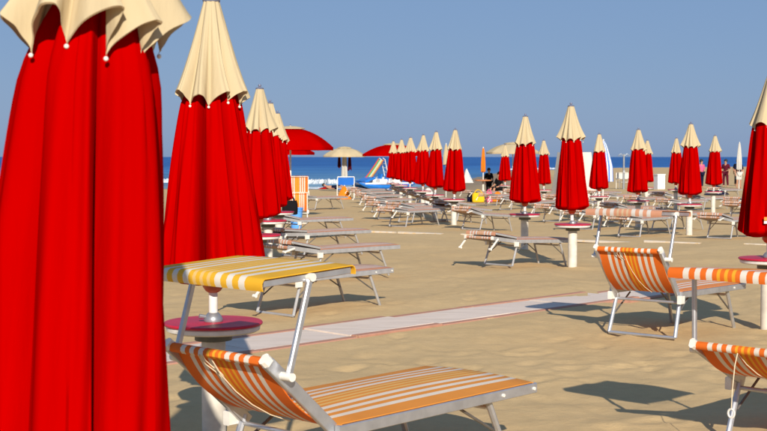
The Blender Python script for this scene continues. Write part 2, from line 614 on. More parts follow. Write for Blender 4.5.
# ------------------------------------------------------------------ walkway of slabs
def make_walkway():
    root = bpy.data.objects.new('walkway', None)
    COL.objects.link(root)
    root['kind'] = 'structure'
    root['label'] = 'pale slab walkway with reddish edging crossing the sand'
    a = math.atan2(0.71, 0.70)
    c0 = Vector((-0.55, 12.10, 0))          # a point on the centre line
    root.location = c0
    root.rotation_euler = (0, 0, a)
    rnd = random.Random(4)
    mb = MB().bar((0, 0, 0), (1.185, 0, 0), 0.66, 0.08, ch=0.08)
    me_slab = None; me_edge = None
    for i in range(-7, 9):
        x = i * 1.2
        wx = c0.x + math.cos(a) * x; wy = c0.y + math.sin(a) * x
        z = gz(wx, wy) - 0.040 + rnd.uniform(-0.006, 0.006)
        if me_slab is None:
            s_ = mb.build('slab', 'slab', root); me_slab = s_.data
        else:
            s_ = bpy.data.objects.new('slab', me_slab); COL.objects.link(s_); s_.parent = root
        s_.location = (x, rnd.uniform(-0.008, 0.008), z)
        s_.rotation_euler = (rnd.uniform(-.008, .008), rnd.uniform(-.006, .006), rnd.uniform(-.006, .006))
        for sg in (-1, 1):
            if me_edge is None:
                e = MB().bar((0, 0, 0), (1.19, 0, 0), 0.10, 0.08, ch=0.1).build('edging', 'slab_edge', root); me_edge = e.data
            else:
                e = bpy.data.objects.new('edging', me_edge); COL.objects.link(e); e.parent = root
            e.location = (x, sg * (0.386 + rnd.uniform(-.004, .006)), z + 0.003 + rnd.uniform(-0.004, 0.002))
            e.rotation_euler = (0, 0, rnd.uniform(-.006, .006))
make_walkway()

def make_boards():
    root = bpy.data.objects.new('board_path', None)
    COL.objects.link(root)
    root['kind'] = 'structure'
    root['label'] = 'thin pale boards half buried in a line across the sand'
    rnd = random.Random(9)
    p0, p1 = Vector((-0.8, 30.2, 0)), Vector((8.6, 24.4, 0))
    d = (p1 - p0)
    L = d.length
    a = math.atan2(d.y, d.x)
    k = 0
    t = 0.0
    while t < L:
        ln = rnd.uniform(0.9, 1.7)
        gap = rnd.choice([0.05, 0.1, 0.5]) if t < 6 else rnd.choice([0.3, 0.9])
        q = p0 + d * ((t + ln / 2) / L)
        o = MB().bar((-ln / 2, 0, 0), (ln / 2, 0, 0), rnd.uniform(0.09, 0.15), 0.05).build('board', 'board', root)
        o.location = (q.x, q.y + rnd.uniform(-.05, .05), gz(q.x, q.y) + rnd.uniform(0.0, 0.012))
        o.rotation_euler = (rnd.uniform(-.05, .05), rnd.uniform(-.006, .006), a + rnd.uniform(-.02, .02))
        t += ln + gap
make_boards()

# ------------------------------------------------------------------ parasols
def lobed(levels, n, seg, seed, lobe_var=0.14, jit=0.24):
    """levels: list of dict(z, r, depth, skew, rise, q, crease); pleated closed cloth, returns verts, faces, and lobe angles"""
    rnd = random.Random(seed)
    lo = [1 + rnd.uniform(-lobe_var, lobe_var) for _ in range(n)]
    dp = [rnd.uniform(0.55, 1.35) for _ in range(n)]
    jt = [rnd.uniform(-jit, jit) * 2 * PI / n for _ in range(n)]
    cr = [rnd.uniform(0, 6.28) for _ in range(n)]
    V, F = [], []
    for L in levels:
        for k in range(seg):
            th = 2 * PI * k / seg
            x = th / (2 * PI) * n
            i = int(round(x)) % n
            fr = x - round(x)                    # -0.5..0.5 in the lobe
            w = math.cos(2 * PI * fr)
            val = ((1 - w) / 2) ** L.get('q', 2.2)
            j = (i + (1 if fr > 0 else -1)) % n
            s_ = abs(fr)
            lob = lo[i] * (1 - s_) + lo[j] * s_
            dep = L['depth'] * (dp[i if fr > 0 else (i - 1) % n])
            dep = min(dep, L.get('cap', 0.86))
            r = L['r'] * (1 + (lob - 1) * L.get('lobe', 1.0)) * (1 - dep * val)
            c = L.get('crease', 0.0)
            r *= 1 + c * math.sin(fr * 15 + cr[i] + L['z'] * 2.0) * (1 - val) + c * 0.6 * math.sin(fr * 31 + cr[j] * 2 - L['z'] * 3)
            ang = th + (jt[i] * (1 - s_) + jt[j] * s_) + L.get('skew', 0) * math.sin(2 * PI * fr) + L.get('twist', 0) + L.get('asym', 0) * (1 - val)
            z = L['z'] + L.get('lift', 0) * max(0.0, (1 + w) / 2) ** 0.62 * (0.7 + 0.6 * (lob - 0.7)) + L.get('rise', 0) * ((1 - w) / 2) ** 0.9 * (0.75 + 0.5 * s_) + L.get('zvar', 0) * math.sin(3 * th + seed)
            V.append((r * math.cos(ang), r * math.sin(ang), z))
    m = len(levels)
    for a in range(m - 1):
        for k in range(seg):
            F.append((a * seg + k, a * seg + (k + 1) % seg, (a + 1) * seg + (k + 1) % seg, (a + 1) * seg + k))
    angs = [2 * PI * (i + 0.5) / n + (jt[i] + jt[(i + 1) % n]) / 2 for i in range(n)]
    lo = [(lo[i] + lo[(i + 1) % n]) / 2 * (1 - min(levels[-1].get('cap', 0.86), levels[-1]['depth'] * dp[i])) for i in range(n)]
    return V, F, angs, lo

Z_TOP, Z_HEM, Z_BOT = 2.57, 2.04, 1.0
def red_levels(zt, zb, r0, r1, depth, hi, q=3.0, ex=0.9):
    out = []
    m = 26 if hi else 14
    for i in range(m):
        t = i / (m - 1)
        r = 0.05 + (r0 - 0.05) * min(1, t / 0.16) ** 0.6 if t < 0.16 else r0 + (r1 - r0) * ((t - 0.16) / 0.84) ** ex
        out.append(dict(z=zt + (zb - zt) * t, r=r, depth=depth * (0.55 + 0.45 * min(1, t * 3)), q=q, skew=0.05 * t + 0.06,
                        crease=0.030 + 0.026 * t, lobe=0.4 + 0.8 * t, zvar=0.02 * t, twist=0.10 * t, asym=0.10 + 0.10 * t))
    b = out[-1]
    for k, (dz, rr) in enumerate(((-0.012, 1.005), (-0.03, 0.95), (-0.05, 0.82), (-0.062, 0.6), (-0.06, 0.36))):
        c = dict(b); c['z'] = b['z'] + dz; c['r'] = b['r'] * rr; c['depth'] = b['depth'] * (1 - 0.15 * k)
        out.append(c)
    return out

def cream_levels(zt, zh, rh, hi, flare=1.0, cdep=0.36, sweep=0.12, cap=0.37):
    out = []
    m = 20 if hi else 11
    for i in range(m):
        t = i / (m - 1)
        r = 0.048 + (rh - 0.048) * (0.94 * t + 0.06 * t ** 3)
        out.append(dict(z=zt + (zh - zt) * t, r=r, depth=0.08 + cdep * t ** 0.9, q=1.15, skew=0.02, asym=sweep * t ** 1.5,
                        lift=0.085 * t ** 3 * flare, cap=cap, crease=0.010 + 0.014 * t, lobe=0.3 + 0.9 * t, zvar=0.016 * t))
    b = dict(out[-1]); b['z'] -= 0.004; b['r'] *= 0.975
    out.append(b)
    return out

def parasol_proto(seed, hi=False, tips=True, r0=0.168, r1=0.272, rh=0.212, n=8, depth=0.58, runner='runner', flare=0.72,
                  zh=Z_HEM, zb=Z_BOT, n_red=8, red_rot=0.0, cdep=0.36, sweep=0.12, red_q=3.0, zt=Z_TOP, ex=0.9, cap=0.21):
    root = thing('beach_parasol', '', 'parasol')
    MB().tube([(0, 0, 0.45), (0, 0, zt)], 0.027, 14).build('pole', 'pole', root, True)
    seg = 288 if hi else 128
    V, F, angs, lo = lobed(red_levels(zh + 0.16, zb, r0, r1, depth, hi, red_q, ex), n_red, seg, seed)
    MB().add(V, F).build('canopy', 'red', root, True).rotation_euler = (0, 0, red_rot)
    V, F, angs, lo = lobed(cream_levels(zt - 0.01, zh - 0.03, rh, hi, flare, cdep, sweep, cap), n, seg, seed + 50, 0.12, 0.22)
    vent = MB().add(V, F).build('vent_canopy', 'cream', root, True)
    MB().lathe([(0.050, 0), (0.053, 0.010), (0.046, 0.018), (0.018, 0.024), (0.014, 0.03), (0.019, 0.038), (0.021, 0.048),
                (0.017, 0.058), (0.005, 0.063)], 16, (0, 0, zt - 0.014)).build('finial', 'finial', root, True)
    MB().lathe([(0.03, 0.86), (0.045, 0.87), (0.062, 0.895), (0.066, 0.925), (0.055, 0.955), (0.03, 0.97)], 18,
               (0, 0, zb - 1.0)).build('runner', runner, root, True)
    if tips:
        me = None
        for i, a in enumerate(angs):
            hv = Vector(V[(len(V) // seg - 1) * seg + int(round((i + 0.5) / n * seg)) % seg])     # lowest point of the hem
            p = hv + Vector((hv.x, hv.y, 0)).normalized() * 0.003 + Vector((0, 0, -0.006))
            if me is None:
                o = MB().ball((0, 0, 0), 0.0065 if flare > 1.1 else 0.0085, 8).build('rib_tip', 'white_plastic', vent, True)
                me = o.data
            else:
                o = bpy.data.objects.new('rib_tip', me); COL.objects.link(o); o.parent = vent
            o.location = p
    return root

def table_proto():
    t = thing('parasol_table', '', 'table')
    MB().lathe([(0.072, -0.25), (0.072, 0.60), (0.068, 0.62)], 20).build('post', 'post', t, True)
    MB().lathe([(0.08, 0.60), (0.112, 0.606), (0.112, 0.64), (0.10, 0.655)], 24).build('flange', 'flange', t, True)
    MB().lathe([(0.10, 0.655), (0.262, 0.658), (0.278, 0.668), (0.282, 0.690), (0.276, 0.697)], 40).build('table_rim', 'table_rim', t, True)
    MB().lathe([(0.27, 0.6975), (0.292, 0.699), (0.296, 0.708), (0.290, 0.716), (0.06, 0.714), (0.05, 0.716)], 40).build('table_top', 'table_red', t, True)
    cb = MB().lathe([(0.055, 0.716), (0.058, 0.73), (0.048, 0.75), (0.036, 0.765), (0.030, 0.77)], 18).build('collar', 'steel', t, True)
    MB().tube([(-0.04, 0, 0.745), (-0.085, 0, 0.752)], [0.010, 0.014], 8).build('knob', 'steel', cb, True)
    return t

def place(root, loc, rz=0.0, label=None, group=None, first=False, scale=None):
    o = root if first else dup(root)
    o.location = loc
    o.rotation_euler = (0, 0, rz)
    if scale:
        o.scale = scale
    if label:
        o['label'] = label
    if group:
        o['group'] = group
    elif 'group' in o:
        del o['group']
    return o

ORD = ['first', 'second', 'third', 'fourth', 'fifth', 'sixth', 'seventh', 'eighth', 'ninth', 'tenth']
near_big = parasol_proto(3, True, True, r0=0.175, r1=0.258, rh=0.222, n=9, depth=0.66, flare=1.3, zh=2.0, zb=0.84,
                         n_red=5, red_rot=R(-150), cdep=0.42, sweep=0.30, red_q=1.7, ex=0.6, cap=0.29)
near_big.rotation_mode = 'ZYX'                   # leans a little towards the sea lane
near_big.location = (-0.858, 3.29, 0)
near_big.rotation_euler = (0, R(3.0), R(32))
near_big['label'] = 'closed red parasol with flared cream cap, its soft folds largest of all parasols'
near_two = parasol_proto(11, True, True, r0=0.176, r1=0.318, rh=0.236, n=9, flare=0.9, cap=0.26, depth=0.56, n_red=8, sweep=0.16, red_q=2.4, zt=2.63, runner='runner_faded', zb=1.03)
near_two.location = (-1.02, 7.46, 0)
near_two.rotation_euler = (0, 0, R(8))
near_two['label'] = 'closed red parasol with cream cap standing in the table behind the yellow sunshade'

mid_protos = [parasol_proto(21, False, True), parasol_proto(34, False, True, r1=0.255, n=8, depth=0.62, n_red=7), parasol_proto(47, False, True, r0=0.16, n=9, n_red=9)]
far_protos = []
for pr in mid_protos:
    f = dup(pr)
    for ch in list(f.children):
        for g in list(ch.children):
            bpy.data.objects.remove(g)
    far_protos.append(f)
tab0 = table_proto()
used = set()
def parasol(x, y, label, kind, group=None, dz=0.0, rz=None, zs=1.0, proto=None, rs=1.0):
    rnd = random.Random(int(x * 977 + y * 131))
    pool = mid_protos if y < 26 else far_protos
    pr = pool[kind % 3] if proto is None else proto
    first = pr.name not in used
    used.add(pr.name)
    o = place(pr, (x, y, gz(x, y) + dz), rnd.uniform(0, 6.28) if rz is None else rz, label, group, first,
              (rs, rs, zs))
    o.rotation_euler[0] = R(rnd.uniform(-0.9, 0.9)); o.rotation_euler[1] = R(rnd.uniform(-0.9, 0.9))
    return o
tab_used = [False]
def table(x, y, label, rz=None, group=None, dz=0.0):
    rnd = random.Random(int(x * 77 + y * 31))
    o = place(tab0, (x, y, gz(x, y) + dz), rnd.uniform(0, 6.28) if rz is None else rz, label, group, not tab_used[0])
    tab_used[0] = True
    return o

# rows, running from the land to the sea
table(-0.872, 3.29, 'round red topped table at the foot of the largest parasol', R(50))
table(-1.02, 7.46, 'round red topped table on a post behind the yellow sunshade', R(20))
for i, (x, y) in enumerate(ROW_L):
    parasol(x, y, 'closed red parasol, %s of the three packed behind the one with the yellow sunshade' % ORD[i], i)
    table(x, y, 'round red topped table under the %s of the three packed red parasols' % ORD[i])
A_LAB = ['closed red parasol with a small orange tag near its hem', 'tallest closed red parasol standing on bare sand beside the slab walkway',
         'closed red parasol next seaward of the tall one on bare sand']
zsA = [1.0, 1.012, 1.0, 0.985, 1.0, 1.0, 1.0, 1.0, 1.0]
for i, (x, y) in enumerate(ROW_A):
    lab = A_LAB[i] if i < 3 else 'closed red parasol, %s of the six leading in line to the pedal boat' % ORD[i - 3]
    pp = parasol(x, y, lab, i + 1, zs=zsA[i], rs=1.18 if i == 0 else 1.0)
    if i == 0:
        tagged = pp
    tl = ['round red topped table below the parasol with the orange tag', 'round table on a thick white post on bare sand beside the walkway',
          'round table on a white post next seaward of the one on bare sand'][i] if i < 3 else \
        'round parasol table under the %s of the six parasols leading to the pedal boat' % ORD[i - 3]
    table(x, y, tl)
for i, (x, y) in enumerate(ROW_B):
    parasol(x, y, 'closed red parasol with cream cap, %s seaward in the row crowded with sunbeds' % ORD[i], i + 2)
    table(x, y, 'round table under the %s seaward parasol of the row crowded with sunbeds' % ORD[i])
for i, (x, y) in enumerate(ROW_C):
    parasol(x, y, 'closed red parasol with cream cap, %s seaward in the outer row near the bathers' % ORD[i], i)
    table(x, y, 'round table under the %s seaward parasol of the outer row near the bathers' % ORD[i])
parasol(-8.25, 26.0, 'closed red parasol with cream cap peeping out beside the largest parasol', 1)
table(-8.25, 26.0, 'round table under the parasol peeping out beside the largest parasol')
table(12.3, 37.2, 'bare table post without parasol in the outer row near the bathers')
# small printed tag sewn on the parasol at the start of the tall row
def sew_tag(par):
    can = [c for c in par.children if c.name.startswith('canopy')][0]
    bpy.context.view_layer.update()
    mw = can.matrix_world
    ax = par.location
    best = None
    for v in can.data.vertices:
        w = mw @ v.co
        if abs(w.z - 1.10) > 0.05:
            continue
        sc = (w - Vector((ax.x - 0.10, ax.y - 0.4, 1.10))).length
        if best is None or sc < best[0]:
            best = (sc, w)
    p = best[1] + Vector((0, -0.012, 0))
    o = MB().bar((-0.045, 0, 0.016), (0.045, 0, 0.016), 0.004, 0.034).build('tag', 'tag', can)
    q = MB().bar((-0.045, 0, -0.018), (0.045, 0, -0.018), 0.004, 0.026).build('tag_border', 'white_plastic', o)
    o.matrix_parent_inverse = mw.inverted()
    o.location = p
sew_tag(tagged)

# ------------------------------------------------------------------ sunbeds
def fabric(path, half_w, name, mat, parent, nu=24, sag=0.0, thick=0.005, wrap=0.0):
    """cloth strip along path [(x,z)...] (thick sheet), striped across y"""
    b = MB(); UV = []
    n = len(path)
    us = [i / nu for i in range(nu + 1)]
    P = [Vector((x, 0, z)) for x, z in path]
    nor = []
    for i in range(n):
        d = (P[min(i + 1, n - 1)] - P[max(i - 1, 0)]).normalized()
        nor.append(Vector((-d.z, 0, d.x)))
    V = []
    for side in (0, 1):
        for i in range(n):
            t = i / (n - 1)
            for u in us:
                y = (u - 0.5) * 2 * half_w
                k = sag * math.sin(PI * u) * math.sin(PI * t)
                p = P[i] - nor[i] * (k + thick * side)
                V.append((p.x, y, p.z)); UV.append((u, t))
    m = nu + 1
    F = []
    for i in range(n - 1):
        for k in range(nu):
            a = i * m + k
            F.append((a, a + m, a + m + 1, a + 1))
            q = n * m + a
            F.append((q, q + 1, q + m + 1, q + m))
    off = n * m
    for i in range(n - 1):
        a = i * m
        F.append((a, off + a, off + a + m, a + m))
        a = i * m + nu
        F.append((a, a + m, off + a + m, off + a))
    for k in range(nu):
        F.append((k, k + 1, off + k + 1, off + k))
        a = (n - 1) * m + k
        F.append((a, off + a, off + a + 1, a + 1))
    b.add(V, F)
    b.uv = UV
    return b.build(name, mat, parent, True)

HR = 0.40           # height of the seat rails
WY = 0.30           # half width to the rail centres
SEAT = 1.50
BACK = 0.55
def sunbed_proto(back=47, canopy='up', can_len=0.51, seat_mat='stripe', back_mat='stripe', can_mat='stripe', frame='alu', detail=True,
                 cord=True, strut_lean=0.13, strut_h=0.41, can_tilt=0.14):
    root = thing('sunbed', '', 'sunbed')
    a = R(back)
    u = Vector((-math.cos(a), 0, math.sin(a)))
    def bp(s, off=0.0, y=0.0):               # point on the backrest plane
        nrm = Vector((math.sin(a), 0, math.cos(a)))
        return Vector((0, y, HR)) + u * s + nrm * off
    for sg in (-1, 1):
        rail = MB().bar((-0.01, sg * WY, HR), (SEAT, sg * WY, HR), 0.026, 0.056, ch=0.15).build('side_rail', frame, root)
        if detail:
            for xx in (SEAT - 0.03, SEAT - 0.30):
                MB().tube([(xx, sg * (WY + 0.012), HR), (xx, sg * (WY + 0.019), HR)], 0.010, 10).build('bolt', 'white_plastic', rail)
        br = MB().bar(bp(-0.10, 0, sg * (WY - 0.028)), bp(BACK, 0, sg * (WY - 0.028)), 0.024, 0.060, up=(math.sin(a), 0, math.cos(a)), ch=0.15).build('backrest_rail', frame, root)
        if detail:
            MB().bar(bp(BACK - 0.005, 0, sg * (WY - 0.028)), bp(BACK + 0.03, 0, sg * (WY - 0.028)), 0.032, 0.058, up=(math.sin(a), 0, math.cos(a)), ch=0.35).build('end_cap', 'white_plastic', br)
        MB().box((0.0, sg * (WY - 0.002), HR - 0.045), (0.075, 0.036, 0.075)).build('hinge_bracket', 'white_plastic', root)
        MB().tube([(0.05, sg * 0.270, HR - 0.03), (-0.07, sg * 0.283, 0.018)], 0.0165, 8).build('leg', frame, root, True)
        MB().tube([(SEAT - 0.36, sg * 0.270, HR - 0.03), (SEAT - 0.20, sg * 0.283, 0.0)], 0.0165, 8).build('leg', frame, root, True)
        MB().tube([(SEAT - 0.60, sg * 0.262, HR - 0.03), (SEAT - 0.285, sg * 0.262, 0.19)], 0.008, 6).build('brace', 'alu_dark', root, True)
        MB().tube([(0.28, sg * 0.255, HR - 0.03), (0.0, sg * 0.262, 0.20)], 0.008, 6).build('brace', 'alu_dark', root, True)
    MB().tube([(-0.07, -0.283, 0.018), (-0.07, 0.283, 0.018)], 0.0155, 8).build('foot_bar', frame, root, True)
    MB().tube([(0.04, -0.272, HR - 0.075), (0.04, 0.272, HR - 0.075)], 0.013, 8).build('cross_bar', frame, root, True)
    MB().tube([(SEAT - 0.34, -0.272, HR - 0.07), (SEAT - 0.34, 0.272, HR - 0.07)], 0.013, 8).build('cross_bar', frame, root, True)
    MB().tube([(SEAT - 0.02, -0.288, HR), (SEAT - 0.02, 0.288, HR)], 0.016, 8).build('end_bar', frame, root, True)
    # seat cloth: up over the rails, a little sag
    path = [(SEAT - 0.008, HR - 0.012), (SEAT - 0.006, HR + 0.012), (SEAT - 0.016, HR + 0.026)] + \
           [(SEAT - 0.03 - (SEAT - 0.05) * i / 12, HR + 0.031) for i in range(13)] + [(0.0, HR + 0.02)]
    fabric(path, 0.302, 'seat_cloth', seat_mat, root, sag=0.028)
    # backrest cloth: bellied between the hinge and the head bar, rolled over the bar
    pts = []
    for i in range(13):
        t = i / 12
        p = bp(0.0 + (BACK - 0.015) * t, 0.020 - (0.058 if back > 20 else 0.02) * math.sin(PI * t) ** 0.8)
        pts.append((p.x, p.z))
    for ang in (60, 20, -20, -60, -100, -140):
        q = bp(BACK - 0.005 + 0.024 * math.cos(R(ang)) , 0.024 * math.sin(R(ang)))
        pts.append((q.x, q.z))
    pts = pts[::-1]
    fabric(pts, 0.262, 'backrest_cloth', back_mat, root, sag=0.0)
    MB().tube([bp(BACK - 0.005, 0, -0.27), bp(BACK - 0.005, 0, 0.27)], 0.015, 8).build('head_bar', frame, root, True)
    # sunshade
    CW = 0.316
    if canopy == 'up':
        b0 = bp(BACK - 0.10)
        top = Vector((b0.x + strut_lean, 0, b0.z + strut_h))
        for sg in (-1, 1):
            st = MB().bar((b0.x, sg * CW, b0.z), (top.x, sg * CW, top.z), 0.020, 0.030, up=(1, 0, 0), ch=0.25).build('sunshade_strut', frame, root)
            MB().tube([(b0.x, sg * (WY - 0.02), b0.z), (b0.x, sg * (CW + 0.02), b0.z)], 0.020, 10).build('pivot', 'white_plastic', st, True)
            MB().tube([(top.x, sg * (CW - 0.03), top.z), (top.x, sg * (CW + 0.016), top.z)], 0.020, 10).build('pivot_cap', 'white_plastic', st, True)
        c0 = Vector((top.x - can_len * .5, 0, top.z - can_len * .5 * can_tilt)); c1 = Vector((top.x + can_len * .5, 0, top.z + can_len * .5 * can_tilt))
    elif canopy == 'inline':
        b0 = bp(BACK - 0.06)
        for sg in (-1, 1):
            e = b0 + u * 0.14
            MB().bar((b0.x, sg * CW, b0.z), (e.x, sg * CW, e.z), 0.020, 0.030, up=(1, 0, 0)).build('sunshade_strut', frame, root)
        c0 = bp(BACK + 0.02, 0.02); c1 = bp(BACK + 0.52, 0.03)
    else:                                    # folded down over the head end, struts drooping behind
        b0 = bp(BACK - 0.08)
        for sg in (-1, 1):
            e = Vector((b0.x - 0.17, 0, b0.z - (0.16 if canopy == 'droop' else 0.04)))
            st = MB().bar((b0.x, sg * CW, b0.z), (e.x, sg * CW, e.z), 0.020, 0.026, up=(1, 0, 0)).build('sunshade_strut', 'white_plastic', root)
            MB().tube([(e.x, sg * (CW - 0.03), e.z), (e.x, sg * (CW + 0.012), e.z)], 0.019, 10).build('pivot_cap', 'white_plastic', st, True)
        c0 = bp(BACK - 0.04, 0.075); c1 = bp(BACK - 0.54, 0.055)
    dr = (c1 - c0).normalized()
    nv = Vector((-dr.z, 0, dr.x))
    if nv.z < 0:
        nv = -nv
    fr = MB()
    for sg in (-1, 1):
        fr.bar(c0 + Vector((0, sg * 0.30, 0)), c1 + Vector((0, sg * 0.30, 0)), 0.018, 0.032, up=nv)
    fr.tube([c0 + Vector((0, -0.3, 0)), c0 + Vector((0, 0.3, 0))], 0.012, 8)
    fr.tube([c1 + Vector((0, -0.3, 0)), c1 + Vector((0, 0.3, 0))], 0.012, 8)
    sh_frame = fr.build('sunshade_frame', frame, root)
    pts = []
    L = (c1 - c0).length
    def cp(s, o):
        p = c0 + dr * s + nv * o
        return (p.x, p.z)
    pts += [cp(-0.012, -0.030), cp(-0.017, -0.014), cp(-0.016, 0.004), cp(-0.006, 0.018)]
    pts += [cp(L * i / 8, 0.021) for i in range(9)]
    pts += [cp(L + 0.010, 0.016), cp(L + 0.017, 0.0), cp(L + 0.015, -0.02)]
    fabric(pts[::-1] if dr.x > 0 else pts, 0.298 if canopy != 'up' else 0.318, 'sunshade_cloth', can_mat, sh_frame, sag=0.012)
    if cord:
        hb = bp(BACK + 0.0, -0.03)
        x, z = hb.x - 0.012, hb.z
        if cord == 2:                        # looped up short
            lp = [(x + 0.012 + 0.03 * k, 0.06 + 0.014 * math.sin(k * 1.3), z + 0.01 - 0.03 * k) for k in range(6)]
            MB().tube(lp + [(p[0] - 0.004, p[1] + 0.022, p[2]) for p in lp[::-1]], 0.0027, 6).build('pull_cord', 'cord', root, True)
        else:
            cd = MB().tube([(x + 0.015, 0.03, z + 0.01), (x - 0.004, 0.035, z - 0.06), (x + 0.006, 0.05, z - 0.20), (x + 0.004, 0.052, z - 0.30)], 0.0027, 6).build('pull_cord', 'cord', root, True)
            ring = [(x + 0.004, 0.052 + 0.017 * math.sin(t), z - 0.327 + 0.024 * math.cos(t)) for t in [2 * PI * i / 16 for i in range(17)]]
            MB().tube(ring, 0.0055, 6, False).build('pull_ring', 'white_plastic', cd, True)
        hp = [bp(BACK - (BACK - 0.02) * t / 5, -0.010 - (0.058 if back > 20 else 0.02) * math.sin(PI * t / 5) ** 0.8, 0.04 - 0.10 * t / 5) for t in range(6)]
        MB().tube(hp, 0.0027, 6).build('pull_cord', 'cord', root, True)
    return root

AX = math.atan2(0.69, 0.72)
def put(root, x, y, label, rz=0.0, first=False, dz=0.0, group=None):
    # stand level on the local slope
    hx, hy = math.cos(AX + rz), math.sin(AX + rz)
    z0, z1 = gz(x, y), gz(x + 1.3 * hx, y + 1.3 * hy)
    o = root if first else dup(root)
    o.location = (x, y, z0 + dz - 0.004)
    o.rotation_euler = (0, -math.atan2(z1 - z0, 1.3), AX + rz)
    o['label'] = label
    if group:
        o['group'] = group
    elif 'group' in o:
        del o['group']
    return o

bed_near = sunbed_proto(43, 'up', 0.53, 'stripe_warm', 'stripe', 'stripe_yellow', 'alu', cord=2, strut_h=0.445, can_tilt=0.05)
put(bed_near, -0.50, 6.17, 'sunbed with yellow and white sunshade in front of the red round table', R(3), True)
bed_near.scale = (1.04, 1.32, 1.0)
bed_right = sunbed_proto(25, 'up', 0.54, 'stripe', 'stripe', 'stripe', 'alu', strut_lean=-0.02, strut_h=0.45, can_tilt=-0.05)
put(bed_right, 2.32, 7.2, 'sunbed with raised orange sunshade and a hanging pull ring beside the walkway sunbed', R(3), True)
bed_right.scale = (1.0, 1.12, 1.0)
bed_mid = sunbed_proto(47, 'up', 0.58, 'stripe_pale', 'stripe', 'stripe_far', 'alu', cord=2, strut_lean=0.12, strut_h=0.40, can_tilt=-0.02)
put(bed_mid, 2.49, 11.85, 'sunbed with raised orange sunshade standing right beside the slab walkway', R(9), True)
bed_mid.scale = (1.05, 1.20, 1.04)

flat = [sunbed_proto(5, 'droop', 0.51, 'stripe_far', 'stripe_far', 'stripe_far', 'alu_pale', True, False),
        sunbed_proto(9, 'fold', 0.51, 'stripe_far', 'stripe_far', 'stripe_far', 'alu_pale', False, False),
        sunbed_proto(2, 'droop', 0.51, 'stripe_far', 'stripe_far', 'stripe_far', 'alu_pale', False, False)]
fused = [False] * 3
def flatbed(x, y, label, k, rz=0.0):
    rnd = random.Random(int(x * 733 + y * 57))
    o = put(flat[k % 3], x, y, label, R(rnd.uniform(-5, 5)) + rz, not fused[k % 3])
    fused[k % 3] = True
    return o
# beside the three packed parasols, on the open sand lane
flatbed(-1.12, 13.45, 'flat striped sunbed by the packed parasols, landward one of three along the lane', 0)
flatbed(-1.07, 17.35, 'flat striped sunbed by the packed parasols, middle one of three along the lane', 1)
flatbed(-1.52, 21.7, 'flat striped sunbed by the packed parasols, seaward one of three along the lane', 2)
flatbed(-2.0, 27.0, 'flat striped sunbed beside the blue bin', 1)
flatbed(-2.55, 44.0, 'low striped sunbed seaward of the upright striped one', 2)
# row A
flatbed(1.86, 19.7, 'flat striped sunbed alone on the sand by the thick white table post', 0)
k = 0
for i, (x, y) in enumerate(ROW_A[3:]):
    flatbed(x - 1.44, y - 0.3, 'flat sunbed on the lane side of the %s parasol in the pedal boat row' % ORD[i], k); k += 1
    flatbed(x + 0.40, y - 1.3, 'flat sunbed on the inner side of the %s parasol in the pedal boat row' % ORD[i], k); k += 2
flatbed(0.66, 28.7 + 6.1, 'flat sunbed squeezed between the first two beds of the lane-side row', 1)
for i, (x, y) in enumerate(ROW_B):
    flatbed(x - 1.44, y - 0.4, 'flat sunbed on the lane side of the %s parasol in the crowded row' % ORD[i], k); k += 1
    flatbed(x + 0.30, y - 1.6, 'flat sunbed on the outer side of the %s parasol in the crowded row' % ORD[i], k); k += 2
for j, (x, y) in enumerate([(4.9, 42.3), (6.6, 40.8), (4.5, 51.8), (6.2, 50.4)]):
    flatbed(x, y, 'flat sunbed without parasol, %s seaward of those amid the densest row' % ORD[j], j)
for i, (x, y) in enumerate(ROW_C):
    flatbed(x - 1.44, y - 0.4, 'flat sunbed on the inner side of the %s seaward parasol of the outer row' % ORD[i], k); k += 1
    flatbed(x + 0.45, y - 1.5, 'flat sunbed on the bathers side of the %s seaward parasol of the outer row' % ORD[i], k); k += 2
for j, (x, y) in enumerate([(10.4, 36.4), (12.0, 33.4), (9.2, 54.0), (10.9, 52.6), (15.5, 50.5), (14.9, 55.5)]):
    flatbed(x, y, 'flat sunbed without parasol, %s seaward of the loose ones in the outer row' % ORD[j], j + 1)
# upright sunbed with its shade in line with the back
bed_up = sunbed_proto(84, 'inline', 0.51, 'stripe_pale', 'stripe', 'stripe', 'white_plastic', False, False)
put(bed_up, -2.36, 34.2, 'sunbed with back and shade set upright as one tall orange striped panel', R(50), True)
bed_up.scale = (1, 1, 0.88)

